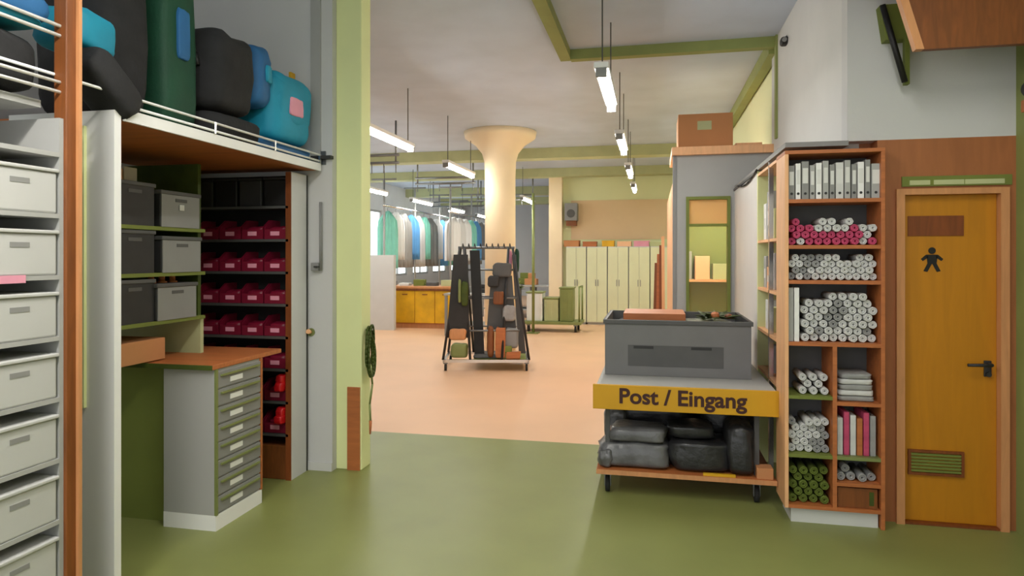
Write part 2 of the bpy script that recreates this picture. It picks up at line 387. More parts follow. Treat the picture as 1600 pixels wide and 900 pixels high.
bag('messenger_bag', 'blue courier bag with a pale patch at the far end of the shelf', (-2.64, 4.14, 2.375), 0, (.22, .24, .23), 'blue_bag', flap='blue_bag', strap='blue_mid', seed=8, patch='pink_label', e=.35)
bag('messenger_bag', 'flat blue bag folded under the patched blue bag', (-2.64, 4.06, 2.272), 0, (.22, .38, .05), 'blue_mid', seed=9)
bag('backpack', 'black rolled bag drooping over the near end of the overhead shelf', (-2.46, 2.50, 2.32), 0, (.10, .17, .08), 'black_fabric', seed=10, tilt=(-38, 0))
obj_yellow = BX(-.01, .01, -.03, .03, 0, .2, bev=.003); tag(obj('tool_handle', obj_yellow, 'yellow_bench', loc=(-2.62, 4.43, 2.76)), 'short yellow handle sticking up behind the far blue bag', 'handle')

# shelf with grey crates along the alcove's left wall, fronts to the right
CX = -2.86
k_ = thing('crate_shelf', 'narrow olive shelf holding grey crates above the worktop', 'shelf', (CX, 3.4, .96))
def K_(x0, x1, y0, y1, z0, z1): return W_(x0, x1, y0, y1, z0, z1, o=(CX, 3.4, .96))
for z in (1.215, 1.50, 1.775): obj('shelf_board', K_(-3.55, CX, 3.02, 3.78, z-.022, z), 'olive_dark', k_)
obj('upright', K_(-3.55, CX-.04, 3.76, 3.79, 1.2, 2.2), 'olive_deep', k_); obj('lower_panel', K_(-3.55, CX-.02, 3.76, 3.79, .968, 1.2), 'beam_light', k_)
obj('upright', K_(-3.55, -3.5, 3.02, 3.06, .96, 2.2), 'olive_dark', k_)
obj('shelf_lamp', K_(-3.3, -3.12, 3.03, 3.2, 2.02, 2.06), 'white_panel', k_)
cr = thing('euro_crate', 'x', 'crate', (CX, 3.55, 1.5), 0, 'grey crates over the worktop')
def crate_parts(t, L, D, H, mfront='grey_mid', mside='charcoal'):
    bm = BX(-D, 0, -L/2, L/2, 0, H-.02, bev=.008); obj('crate_body', bm, mside, t)
    obj('front_panel', BX(0, .006, -L/2+.004, L/2-.004, .0, H-.02), mfront, t)
    bm = BX(-D-.008, .012, -L/2-.008, L/2+.008, H-.024, H, bev=.005); obj('rim', bm, 'grey_dark', t)
    obj('handle_slot', BX(.006, .008, -.05, .05, H-.065, H-.045), 'grey_dark', t)
crate_parts(cr, .34, .40, .22)
lab = ['grey crate on the top shelf board over the worktop', 'grey crate on the middle shelf board over the worktop', 'grey crate on the bottom shelf board with orange parts in it']
for i, (y, z) in enumerate(((3.55, 1.775), (3.56, 1.50), (3.52, 1.215))):
    o = cr if i == 0 else dup(cr)
    o.location = (CX, y, z); o['label'] = lab[i]
tag(obj('paper_tag', BX(0, .003, -.02, .02, 0, .035), 'paper', loc=(CX+.009, 3.55, 1.88)), 'small white tag on the top grey crate', 'label')
dc = thing('euro_crate', 'x', 'crate', (CX, 3.2, 1.5), 0, 'dark crates over the worktop')
crate_parts(dc, .30, .40, .25, 'charcoal', 'charcoal')
for i, (y, z) in enumerate(((3.20, 1.50), (3.2, 1.215), (3.2, 1.775))):
    o = dc if i == 0 else dup(dc)
    o.location = (CX-.02, y, z); o['label'] = ['dark crate left of the grey crate on the middle board', 'dark crate left of the grey crate on the bottom board', 'dark crate left of the grey crate on the top board'][i]
for i in range(3):
    tag(obj('spool', lathe(bmesh.new(), [(.03,0),(.03,.01),(.018,.012),(.018,.05),(.03,.052),(.03,.06)], seg=16), 'wood_orange', loc=(CX-.1, 3.42+.09*i, 1.435)), 'orange spool lying in the lowest grey crate, %s' % ['near side', 'middle', 'far side'][i], 'spool', 'orange spools')
for i, y in enumerate((3.1, 3.22, 3.33)):
    tag(obj('white_box', BX(-.15, 0, -.05, .05, 0, .07+.015*i, bev=.003), ['paper', 'wood_light', 'paper'][i], loc=(-3.02, y-.0, 2.025-.25*0)), ['small white box in the upper left of the alcove', 'small tan box between two white boxes in the alcove', 'taller white box in the upper left of the alcove'][i], 'box', 'small boxes on the upper board')
for z in (2.025,): obj('top_board', K_(-3.55, -3.0, 3.02, 3.44, z-.02, z), 'olive_dark', k_)
tag(obj('carton', BX(-.3, 0, 0, .36, 0, .13, bev=.004), 'cardboard', loc=(CX-.05, 3.12, .975)), 'low brown carton on the worktop below the crates', 'box')

# worktop with drawer cabinet
wt = thing('worktop', 'brown wooden worktop over the grey drawer cabinet', 'worktop', (-2.9, 3.7, .94))
obj('top_board', BX(-.62, .42, -.36, .36, 0, .028, bev=.003), 'wood_orange', wt)
obj('edge_band', BX(-.62, .42, -.366, -.36, 0, .028), 'olive_deep', wt)
dcb = thing('drawer_cabinet', 'grey drawer cabinet with eight shallow drawers on a white plinth', 'cabinet', (-2.66, 3.6, 0))
obj('carcass', BX(-.17, .17, -.23, .23, .09, .94, bev=.003), 'grey_panel', dcb)
obj('plinth', BX(-.17, .18, -.23, .23, 0, .09), 'white_panel', dcb)
obj('carcass_edge', BX(.17, .185, -.23, -.215, .09, .94), 'steel_olive', dcb)
obj('carcass_edge', BX(.17, .185, .215, .23, .09, .94), 'wood_orange', dcb)
for k in range(8):
    z = .10+.104*k
    dr = obj('drawer', BX(.17, .182, -.212, .212, z, z+.094, bev=.002), 'grey_mid', dcb)
    obj('handle', BX(.182, .196, -.19, .19, z+.068, z+.078), 'steel_olive', dr)
    obj('label_holder', BX(.182, .185, -.10, .02, z+.02, z+.05), 'white_panel', dr)
wl = tag(obj('desk_panel', BX(0, .36, 0, .02, 0, .94), 'olive_dark', loc=(-3.20, 3.44, 0)), 'olive green desk side panel under the worktop left of the drawers', 'panel')
tag(obj('desk_panel', BX(0, .30, 0, .02, 0, .94), 'olive_dark', loc=(-3.52, 3.44, 0)), 'olive green panel against the wall under the worktop', 'panel')

# red bin shelves against the back of the alcove
RY = 4.25
rb = thing('bin_shelf', 'dark shelving with rows of red bins at the back of the alcove', 'shelf', (-2.95, 4.33, 0))
def S_(x0, x1, y0, y1, z0, z1): return W_(x0, x1, y0, y1, z0, z1, o=(-2.95, 4.33, 0))
obj('back_panel', S_(-3.55, -2.52, 4.46, 4.48, 0, 2.2), 'black', rb)
obj('side_panel', S_(-2.54, -2.52, RY, 4.46, 0, 2.2), 'plaster_grey', rb)
obj('side_edge', S_(-2.56, -2.518, RY-.006, RY, 0, 2.2), 'wood_dark', rb)
bz = [.33+.232*k for k in range(7)]      # shelf heights
for z in bz+[1.96]:
    sb = obj('shelf_board', S_(-3.5, -2.54, RY, 4.46, z-.02, z), 'charcoal', rb)
    obj('shelf_lip', S_(-3.5, -2.54, RY-.006, RY, z-.02, z-.002), 'steel', sb)
obj('divider', S_(-2.86, -2.845, RY, 4.46, 0, .31), 'wood_dark', rb)
bn = thing('parts_bin', 'x', 'bin', (-2.6, 4.2, 1), 0, 'red bins in the alcove shelving')
bm = bmesh.new()
# open-fronted hopper: floor, back, sloping sides, low front
box(bm, -.085, .085, .0, .22, 0, .006); box(bm, -.085, .085, .214, .22, .006, .14)
for sx in (-1, 1):
    x0, x1 = sorted((sx*.085, sx*.080))
    a = [(0, .006), (.214, .006), (.214, .14), (.08, .14), (0, .085)]
    va = [bm.verts.new((x0, y, z)) for y, z in a]; vb = [bm.verts.new((x1, y, z)) for y, z in a]
    bm.faces.new(va); bm.faces.new(vb[::-1])
    for i in range(5): bm.faces.new((va[i], va[(i+1)%5], vb[(i+1)%5], vb[i]))
box(bm, -.08, .08, 0, .006, .006, .07)
obj('bin_shell', bm, 'red_bin', bn)
obj('label_card', BX(-.035, .035, -.004, 0, .025, .055), 'pink_label', bn)
obj('contents', soft(bmesh.new(), (0, .11, .05), (.072, .09, .045), .5, .05, 3, 14, 8), 'red_bin', bn)
rn = ['bottom', 'second', 'third', 'fourth', 'fifth', 'sixth', 'seventh']
first = True
for k, z in enumerate(bz):
    n = 5 if k > 1 else 2
    for q in range(n):
        lb = 'red open bin, %s from the right on the %s bin shelf from below' % (['first', 'second', 'third', 'fourth', 'fifth'][q], rn[k])
        L = (-2.655-.182*q, RY+.012, z)
        if first: bn.location = L; bn['label'] = lb; first = False
        else: dup(bn, L, label=lb)
for q in range(2):
    for k in (0, 1):
        tag(obj('spare_part', soft(bmesh.new(), (0, 0, .035), (.035, .06, .035), .5, .03, q+k), 'red_bright', loc=(-2.60, RY-.03+.02*q+.04, bz[k]+.071+.05*q)), 'bright red bundle %s on the %s shelf of the bin rack' % (['lower', 'upper'][q], rn[k]), 'bundle', 'bright red bundles')
tag(obj('bottom_carton', BX(-.3, 0, 0, .24, 0, .24, bev=.004), 'wood_brown', loc=(-2.55, RY+.005, 0)), 'brown box on the floor under the red bins', 'box')
for q in range(5):
    t = thing('dark_crate', 'black crate in the top row above the red bins, %s from the right' % ['first', 'second', 'third', 'fourth', 'fifth'][q], 'crate', (-2.66-.2*q, RY+.02, 1.96), 0, 'black crates above the red bins')
    obj('crate_body', BX(-.09, .09, 0, .22, 0, .19, bev=.008), 'charcoal' if q % 2 else 'black', t); obj('rim', BX(-.094, .094, -.004, .224, .19, .205, bev=.003), 'charcoal', t)

# wall details right of the alcove
t = thing('door_latch', 'grey switch box with conduit on the wall beside the red bins', 'switch', (-2.42, 4.485, 1.52))
obj('switch_box', BX(-.06, .0, -.035, 0, -.03, .03, bev=.005), 'grey_mid', t); obj('conduit', TB((.01, -.012, -.03), (.01, -.012, .48), .011), 'grey_mid', t); obj('lever', TB((-.03, -.035, .0), (.02, -.06, .0), .007), 'charcoal', t)
t = thing('coat_hook', 'small brass knob on the wall at worktop height', 'hook', (-2.50, 4.5, 1.03)); obj('rosette', TB((0, 0, 0), (0, -.01, 0), .03), 'steel_olive', t); obj('knob', TB((0, -.01, 0), (0, -.05, .01), .012, .018), 'wood_light', t)
t = thing('ceiling_hook', 'dark hook bracket at the end of the overhead shelf', 'bracket', (-2.40, 4.5, 2.33)); obj('bracket_arm', BX(-.08, .08, -.05, 0, -.012, .012), 'charcoal', t); obj('bracket_plate', BX(-.02, .02, -.012, 0, -.05, .05), 'steel', t)
# coiled hose hanging on the pillar
t = thing('coiled_hose', 'dark green coiled hose hanging on the side of the pillar', 'hose', (-2.09, 4.62, 1.08))
bm = bmesh.new()
pts = []
for i in range(150):
    a = i/149*5*2*math.pi; rr = .055+.012*math.sin(a*1.7)
    pts.append(Vector((.0+.012*math.sin(a*.63), .02+rr*math.cos(a), -.20+rr*2.9*math.sin(a)+.03*math.sin(a*.4))))
obj('hose', path(bm, pts, .009, 6), 'olive_deep', t)
obj('hook', TB((-.035, .02, -.04), (.02, .02, -.035), .008), 'steel', t)
obj('hose_end', path(bmesh.new(), [Vector((0,.02,-.30)), Vector((.012,.03,-.45)), Vector((-.005,.02,-.6)), Vector((.01,.0,-.72))], .008, 6), 'steel_olive', t)
obj('nozzle', TB((.01, 0, -.72), (.012, -.01, -.82), .012, .007), 'wood_orange', t)

# ================================================================ RIGHT SIDE
# shelf tower
TX0, TX1, TY0, TY1 = .775, 1.325, 4.20, 4.34+.14
t = thing('shelf_tower', 'tall open wooden shelf tower with rolled cloths beside the toilet door', 'shelf', (1.05, 4.34, 0))
def T_(x0, x1, y0, y1, z0, z1, b=0): return W_(x0, x1, y0, y1, z0, z1, bev=b, o=(1.05, 4.34, 0))
obj('side_panel', T_(TX0, TX0+.022, TY0, TY1, .09, 2.21, .002), 'wood_light', t, label='light wooden left side panel')
obj('side_panel', T_(TX1-.022, TX1, TY0, TY1, .0, 2.21, .002), 'wood_orange', t)
obj('top_board', T_(TX0, TX1, TY0, TY1, 2.21, 2.232, .002), 'wood_orange', t)
obj('back_panel', T_(TX0+.022, TX1-.022, TY1-.012, TY1, .09, 2.21), 'grey_dark', t)
obj('plinth', T_(TX0+.04, TX1-.03, TY0+.03, TY1, 0, .085), 'white_board', t)
IX0, IX1 = TX0+.022, TX1-.022
MX = 1.06
Zb = {'a': 1.94, 'b': 1.665, 'c': 1.455, 'd': 1.085}
for z in Zb.values(): obj('shelf_board', T_(IX0, IX1, TY0+.004, TY1-.012, z-.022, z), 'wood_orange', t)
obj('divider', T_(MX-.018, MX+.006, TY0+.004, TY1-.012, .11, 1.063), 'wood_orange', t)
for z in (.765, .415): obj('shelf_board', T_(IX0, MX-.018, TY0+.004, TY1-.012, z-.02, z), 'olive_dark', t)
for z in (.735, .415, .26): obj('shelf_board', T_(MX+.006, IX1, TY0+.004, TY1-.012, z-.02, z), 'wood_orange' if z != .415 else 'steel_olive', t)
obj('bottom_board', T_(IX0, IX1, TY0+.004, TY1-.012, .09, .11), 'wood_orange', t)
# binders in the top compartment
widths = [.036, .030, .042, .030, .034, .034, .030, .044, .034, .030, .036, .030, .050]
cols = ['grey_mid', 'white_panel', 'grey_mid', 'grey_panel', 'white_panel', 'grey_panel', 'grey_mid', 'white_board', 'grey_panel', 'grey_mid', 'white_panel', 'grey_mid', 'grey_panel']
x = IX0+.004
on = ['first', 'second', 'third', 'fourth', 'fifth', 'sixth', 'seventh', 'eighth', 'ninth', 'tenth', 'eleventh', 'twelfth', 'thirteenth']
for i, wd in enumerate(widths):
    h_ = .205+.012*((i*7) % 3)
    o = thing('ring_binder', '%s binder from the left in the top compartment of the shelf tower' % on[i], 'binder', (x+wd/2, TY0+.03, 1.94), 0, 'binders in the shelf tower')
    obj('cover', BX(-wd/2+.001, wd/2-.001, 0, .22, 0, h_, bev=.002), cols[i], o)
    obj('spine_label', BX(-wd/2+.006, wd/2-.006, -.0015, 0, h_*.42, h_*.82), 'paper', o)
    obj('finger_hole', TB((0, -.002, .035), (0, .002, .035), .008, seg=12), 'charcoal', o)
    x += wd+.004
# rolls of cloth seen end on
def roll_bm(r, L, seed):
    bm = bmesh.new(); rnd = random.Random(seed); seg = 18
    rr = [r*(1+rnd.uniform(-.05, .05)) for _ in range(seg)]
    def ring(k, y): return [bm.verts.new((rr[i]*k*math.cos(2*math.pi*i/seg), y, rr[i]*k*math.sin(2*math.pi*i/seg))) for i in range(seg)]
    R = [ring(.25, .035), ring(.25, .004), ring(.55, 0), ring(.60, .012), ring(.66, .001), ring(.9, 0), ring(1, .008), ring(1, L)]
    for a, b in zip(R, R[1:]):
        for i in range(seg):
            f = bm.faces.new((a[i], a[(i+1)%seg], b[(i+1)%seg], b[i])); f.smooth = True
    bm.faces.new(R[0][::-1]); bm.faces.new(R[-1]); return bm
ROLL = {}
def roll(m, r, label, group, loc, seed):
    key = (m, r, seed % 4)
    if key not in ROLL:
        o = obj('cloth_roll', roll_bm(r, .22, seed), m); ROLL[key] = o
    else:
        o = ROLL[key].copy(); C.objects.link(o)
    o.location = loc; o.rotation_euler = (0, 0, 0)
    tag(o, label, 'cloth roll', group); return o
def fill(x0, x1, z0, rows_, r, mats, label, group, seed, skip=0, jit=.006):
    rnd = random.Random(seed); n = int((x1-x0)/(2*r*1.02)); pitch = (x1-x0)/n
    for j in range(rows_):
        off = 0 if j % 2 == 0 else pitch/2
        for i in range(n-(j % 2)):
            if skip and j == rows_-1 and rnd.random() < skip: continue
            m_ = mats(i, j, n, rnd)
            roll(m_, r, '%s %s, %s row up, %s from left' % ({'cloth_white': 'white', 'cloth_pink': 'pink', 'cloth_grey': 'grey', 'cloth_green': 'olive green'}[m_], label, on[j], on[i]), group, (x0+pitch/2+off+i*pitch, TY0+.03+rnd.uniform(0, .03)+jit, z0+r+j*r*1.75), seed+i+j*3)
fill(IX0+.003, IX1-.003, Zb['b']+.001, 4, .0225, lambda i, j, n, r: 'cloth_pink' if (j < 2 and r.random() < .8) or (j >= 2 and (i < 3 or i == n-3)) else 'cloth_white',
     'cloth roll in the second tower compartment', 'pink and white cloth rolls', 11, .45)
fill(IX0+.003, IX1-.003, Zb['c']+.001, 4, .0215, lambda i, j, n, r: 'cloth_grey' if i < 4 and r.random() < .6 else 'cloth_white',
     'cloth roll in the third tower compartment', 'white rolls in the third compartment', 21, .3)
fill(IX0+.075, IX1-.003, Zb['d']+.001, 7, .0235, lambda i, j, n, r: 'cloth_white' if r.random() < .85 else 'cloth_grey',
     'cloth roll in the largest tower compartment', 'white rolls in the largest compartment', 31, .25)
for i in range(2):
    tag(obj('folder', BX(-.014, .014, 0, .22, 0, .325, bev=.002), ['grey_panel', 'white_panel'][i], loc=(IX0+.018+.033*i, TY0+.03, Zb['d'])), ['light grey folder standing left of the stacked white rolls', 'white folder standing between grey folder and white rolls'][i], 'folder', 'folders at mid height')
fill(IX0+.06, MX-.022, .766, 3, .0225, lambda i, j, n, r: 'cloth_white', 'cloth roll in the upper left small cell', 'white rolls upper left cell', 41, .3)
fill(IX0+.004, MX-.022, .416, 5, .0230, lambda i, j, n, r: 'cloth_white' if r.random() < .8 else 'cloth_grey', 'cloth roll in the middle left small cell', 'white rolls lower left cell', 51, .4)
fill(IX0+.004, MX-.022, .111, 5, .0245, lambda i, j, n, r: 'cloth_green', 'cloth roll in the bottom left cell', 'green rolls bottom left', 61, .2)
fill(MX+.010, IX1-.003, .261, 2, .025, lambda i, j, n, r: 'cloth_grey', 'cloth roll in the low right cell', 'grey rolls low right', 71, .3)
# folded cloths in the right-hand cells
for i in range(5):
    tag(obj('folded_cloth', soft(bmesh.new(), (0, 0, .016), (.105-.004*i, .10, .017), .3, .02, i), 'cloth_white' if i % 2 else 'cloth_grey', loc=(MX+.122, TY0+.14, .736+.033*i)), 'folded pale cloth, %s from below in the upper right compartment' % on[i], 'cloth', 'folded cloths')
for i in range(6):
    m_ = ['cloth_white', 'cloth_pink', 'cloth_white', 'wood_orange', 'cloth_pink', 'cloth_grey'][i]
    tag(obj('standing_folder', BX(-.015, .015, 0, .2, 0, .22+.018*((i*5) % 3), bev=.003), m_, loc=(MX+.032+.036*i, TY0+.04, .416)), '%s of the upright white, pink and orange folders in the right compartment' % on[i], 'folder', 'upright folders right')
dw = thing('drawer_box', 'brown wooden drawer box with a dark slot in the bottom right compartment', 'drawer', (MX+.125, TY0+.02, .111))
obj('drawer_front', BX(-.112, .105, 0, .2, 0, .118, bev=.002), 'wood_brown', dw); obj('handle_slot', BX(.06, .085, -.002, .0, .02, .10), 'olive_deep', dw)

# side shelving between tower and white wall, opening to the left
t = thing('side_shelf', 'shallow wooden side shelves with small goods behind the tower', 'shelf', (.9, 4.95, 0))
def Q_(x0, x1, y0, y1, z0, z1): return W_(x0, x1, y0, y1, z0, z1, o=(.9, 4.95, 0))
obj('back_panel', Q_(1.08, 1.1, 4.49, 5.44, .1, 2.25), 'white_board', t)
obj('upright', Q_(.80, 1.08, 5.41, 5.44, 0, 2.26), 'pillar_paint', t)
obj('upright', Q_(.80, .83, 4.90, 4.93, 0, 2.26), 'chrome', t)
for z in (.75, 1.05, 1.36, 1.72, 2.24): obj('shelf_board', Q_(.80, 1.08, 4.49, 5.41, z-.02, z), 'wood_light', t)
sd = [(4.56, 1.72, .30, 'white_panel'), (4.70, 1.72, .33, 'white_board'), (4.99, 1.72, .22, 'pillar_paint'), (5.18, 1.72, .36, 'grey_panel'), (5.33, 1.72, .28, 'white_panel'),
      (4.58, 1.36, .24, 'charcoal'), (4.74, 1.36, .2, 'grey_mid'), (5.0, 1.36, .26, 'white_panel'), (5.18, 1.36, .16, 'wood_light'), (5.33, 1.36, .24, 'grey_panel'),
      (4.6, 1.05, .2, 'white_panel'), (4.76, 1.05, .24, 'grey_dark'), (5.05, 1.05, .18, 'pillar_paint'), (5.25, 1.05, .22, 'white_board'),
      (4.6, .75, .2, 'yellow_bench'), (4.76, .75, .17, 'pink_label'), (5.1, .75, .2, 'grey_mid')]
cn = {'white_panel': 'white', 'white_board': 'off-white', 'pillar_paint': 'pale green', 'grey_panel': 'light grey', 'charcoal': 'black', 'grey_mid': 'grey', 'wood_light': 'tan', 'grey_dark': 'dark grey', 'yellow_bench': 'yellow', 'pink_label': 'pink'}
rz_ = {1.72: 'top', 1.36: 'second', 1.05: 'third', .75: 'lowest'}
for i, (y, z, h_, m_) in enumerate(sd):
    o = thing('storage_carton', '%s upright carton on the %s board of the side shelves, %s' % (cn[m_], rz_[z], 'next to the tower' if y < 4.65 else ('near the middle' if y < 5.1 else ('far half' if y < 5.25 else 'at the far end'))), 'box', (.84, y, z), 0, 'cartons on the side shelves')
    obj('carton_body', BX(0, .18, -.055, .055, 0, h_, bev=.003), m_, o); obj('carton_label', BX(-.0015, 0, -.03, .03, h_*.3, h_*.6), 'paper', o)
o = thing('hanging_cable', 'thin black cable sagging over the white side wall', 'cable', (.79, 5.9, 2.25)); 
obj('cable', path(bmesh.new(), [Vector((0, -.5+.2*i, .02-.05*math.sin(i/6*math.pi))) for i in range(7)], .008, 6), 'black', o)

# cardboard box on the ledge above the cabin panel
t = thing('cardboard_box', 'closed brown cardboard box on the ledge above the window', 'box', (.53, 7.25, 2.70))
obj('box_body', BX(-.27, .27, -.22, .22, 0, .36, bev=.004), 'cardboard', t)
obj('side_face', BX(-.273, -.27, -.215, .215, .005, .355), 'cardboard_light', t)
obj('box_flap', BX(-.27, .27, -.22, -.003, .36, .366), 'cardboard', t); obj('box_flap', BX(-.27, .27, .003, .22, .36, .366), 'cardboard', t)
obj('packing_tape', BX(-.272, .272, -.025, .025, .366, .3675), 'wood_frame', t)
obj('box_label', BX(-.08, .06, -.223, -.22, .20, .29), 'beam_light', t)
t = thing('parcel', 'small flat tan parcel on the ledge right of the cardboard box', 'box', (.93, 7.2, 2.70)); obj('parcel_body', BX(-.1, .16, -.12, .12, 0, .06, bev=.004), 'wood_light', t); obj('packing_tape', BX(-.1, .16, -.02, .02, .06, .061), 'beam_olive', t)

# planks leaning on the cabin's side
pl = None
for i in range(4):
    o = obj('plank', BX(-.022, .022, -.015, .015, 0, 1.5+.13*i), ['wood_brown', 'wood_orange', 'wood_dark', 'wood_light'][i], loc=(.01+.048*i, 9.9-.05*i, 0))
    o.rotation_euler = (math.radians(-3), math.radians(1.5-.6*i), 0)
    tag(o, '%s plank leaning by the cabin wall, %s' % (['mid brown', 'reddish brown', 'dark brown', 'tall pale'][i], on[i]+' from the left'), 'plank', 'planks leaning at the cabin')

# mail trolley
TW = (-.375, .775); FY = 4.42; BY = 5.68
t = thing('mail_trolley', 'metal mail trolley with a yellow sign board and grey crate on top', 'trolley', (.2, 5.0, 0))
def M_(x0, x1, y0, y1, z0, z1, b=0): return W_(x0, x1, y0, y1, z0, z1, bev=b, o=(.2, 5.0, 0))
obj('top_board', M_(-.37, .77, FY, BY, .715, .74, .003), 'grey_panel', t)
obj('bottom_board', M_(-.37, .77, FY, BY, .145, .175, .003), 'wood_orange', t)
obj('board_edge', M_(-.37, .77, FY-.006, FY, .145, .175), 'wood_frame', t)
for (xx, yy) in ((-.30, FY+.10), (.66, FY+.10), (-.30, BY-.08), (.66, BY-.08)):
    obj('leg', M_(xx-.015, xx+.015, yy-.015, yy+.015, .175, .715), 'grey_dark', t)
    cs = obj('caster', BX(xx-.03-.2, xx+.03-.2, yy-.03-5, yy+.03-5, .118, .145), 'steel', t)
    bm = TB((xx-.2-.014, yy-5, .055), (xx-.2+.014, yy-5, .055), .055, seg=20); obj('wheel', bm, 'rubber', cs)
    bm = BX(xx-.2-.022, xx-.2-.016, yy-5-.02, yy-5+.02, .04, .118); box(bm, xx-.2+.016, xx-.2+.022, yy-5-.02, yy-5+.02, .04, .118); obj('fork', bm, 'steel', cs)
sg = obj('sign_board', M_(-.39, .785, FY-.03, FY-.008, .585, .748, .003), 'yellow_sign', t, label='yellow sign board with dark lettering')
cu = bpy.data.curves.new('txt', 'FONT'); cu.body = 'Post / Eingang'; cu.size = .138; cu.extrude = .0012; cu.offset = .0035; cu.align_x = 'LEFT'
to = bpy.data.objects.new('lettering', cu); C.objects.link(to)
bpy.context.view_layer.update()
me = bpy.data.meshes.new_from_object(to.evaluated_get(bpy.context.evaluated_depsgraph_get()))
bpy.data.objects.remove(to)
xs = [v.co.x for v in me.vertices]; sc_ = .80/(max(xs)-min(xs))
for v in me.vertices: v.co.x = (v.co.x-min(xs))*sc_
me.materials.clear(); me.materials.append(MATS['sign_ink'])
lo = bpy.data.objects.new('lettering', me); C.objects.link(lo); lo.parent = sg
lo.rotation_euler = (math.pi/2, 0, 0); lo.location = (-.215-.2, FY-.0325-5, .632)
# grey tray stack (big crate) on the trolley
t = thing('transport_crate', 'large dark grey transport crate on top of the mail trolley', 'crate', (.165, 5.22, .74))
w_, d_, h_ = .505, .41, .40
bm = BX(-w_, w_, -d_, -d_+.012, 0, h_, bev=.003); obj('front_panel', bm, 'crate_grey', t)
obj('back_panel', BX(-w_, w_, d_-.012, d_, 0, h_), 'grey_dark', t)
obj('side_panel', BX(-w_, -w_+.012, -d_+.012, d_-.012, 0, h_), 'grey_mid', t); obj('side_panel', BX(w_-.012, w_, -d_+.012, d_-.012, 0, h_), 'black', t)
obj('floor_panel', BX(-w_+.012, w_-.012, -d_+.012, d_-.012, 0, .015), 'grey_dark', t)
bm = BX(-w_-.012, w_+.012, -d_-.012, -d_, h_-.03, h_, bev=.003); box(bm, -w_-.012, w_+.012, d_, d_+.012, h_-.03, h_); box(bm, -w_-.012, -w_, -d_, d_, h_-.03, h_); box(bm, w_, w_+.012, -d_, d_, h_-.03, h_); obj('rim', bm, 'grey_dark', t)
obj('recess_panel', BX(-.34, .32, -d_-.003, -d_, .07, .22), 'grey_dark', t)
for x0 in (-.30, .10): obj('handle_slot', BX(x0, x0+.14, -d_-.005, -d_-.003, .195, .215), 'charcoal', t)
# things in the crate
tag(obj('cardboard_sheet', BX(-.30, .16, -.22, .22, 0, .05, bev=.003), 'wood_orange', loc=(.08, 5.30, 1.115)), 'flat brown carton lying on top of the grey crate', 'box')
obj_in = obj('packing_fill', soft(bmesh.new(), (0, 0, .17), (.47, .375, .172), .25, .01, 4), 'plastic_dark', loc=(.165, 5.22, .757)); tag(obj_in, 'dark wrapped goods filling the grey crate', 'package')
t = thing('plant_bunch', 'dark green leafy bunch on the right of the grey crate', 'plant', (.47, 5.32, 1.105))
rnd = random.Random(5)
for i in range(46):
    a = rnd.uniform(0, 6.28); L = rnd.uniform(.07, .17); el = rnd.uniform(.1, .9)
    bm = bmesh.new(); d = Vector((math.cos(a), math.sin(a)*.7, el*.5)).normalized(); s = Vector((-math.sin(a), math.cos(a), rnd.uniform(-.3, .3)))*.02
    p0 = Vector((rnd.uniform(-.06, .06), rnd.uniform(-.04, .04), .01)); p1 = p0+d*L*.5; p2 = p0+d*L-Vector((0, 0, .015)); up = Vector((0, 0, .004))
    v = [bm.verts.new(q) for q in (p0, p1+s, p2, p1-s, p1+up*2)]
    for f in ((0,1,4), (1,2,4), (2,3,4), (3,0,4), (0,3,2,1)): bm.faces.new([v[k] for k in f])
    obj('leaf', bm, 'leaf', t)
obj('flower_head', soft(bmesh.new(), (0, -.05, .04), (.03, .03, .025), .8, .05), 'wood_orange', t); obj('flower_head', soft(bmesh.new(), (.10, -.02, .03), (.028, .03, .02), .8, .05), 'wood_brown', t)
# wrapped packages on the trolley's bottom board
pk = [(-.12, 4.62, .175, .24, .16, .085, 'plastic_wrap', 'crumpled silver grey'), (-.10, 4.60, .345, .19, .13, .05, 'plastic_wrap', 'small silver grey'), (.30, 4.64, .175, .20, .18, .10, 'plastic_dark', 'dark'), (.56, 4.62, .175, .09, .18, .16, 'plastic_dark', 'tall black'),
      (.02, 5.15, .175, .28, .26, .18, 'plastic_dark', 'wide black'), (.52, 5.15, .175, .22, .26, .20, 'plastic_dark', 'bulky black'), (.25, 4.66, .375, .15, .14, .045, 'plastic_dark', 'flat dark'), (-.26, 5.0, .175, .09, .22, .16, 'plastic_wrap', 'narrow grey'), (.05, 5.1, .535, .25, .22, .06, 'plastic_dark', 'flat black')]
pos = ['front left of', 'on top at the front left of', 'front middle of', 'front right of', 'rear middle of', 'rear right of', 'on top at the front middle of', 'left edge of', 'on top at the rear of']
for i, (x, y, z, a, b_, c_, m_, nm) in enumerate(pk):
    tag(obj('wrapped_package', soft(bmesh.new(), (0, 0, c_), (a, b_, c_), .4, .035, i+20), m_, loc=(x, y, z+.001)), '%s wrapped package, %s the trolley bottom board' % (nm, pos[i]), 'package', 'packages on the trolley')
tag(obj('plastic_bag', soft(bmesh.new(), (0, 0, .06), (.055, .10, .065), .7, .06, 44), 'plastic_wrap', loc=(-.315, 4.60-.07, .176)), 'pale plastic bag hanging over the left front corner of the trolley board', 'bag')
tag(obj('yellow_folder', BX(-.10, .10, 0, .02, 0, .016), 'yellow_bench', loc=(.42, FY+.005, .176)), 'narrow yellow folder on the front edge of the trolley board', 'folder')
tag(obj('small_carton', BX(-.05, .05, 0, .1, 0, .07, bev=.003), 'cardboard', loc=(.70, FY-.0+.01, .1755)), 'small brown carton at the right front corner of the trolley board', 'box')

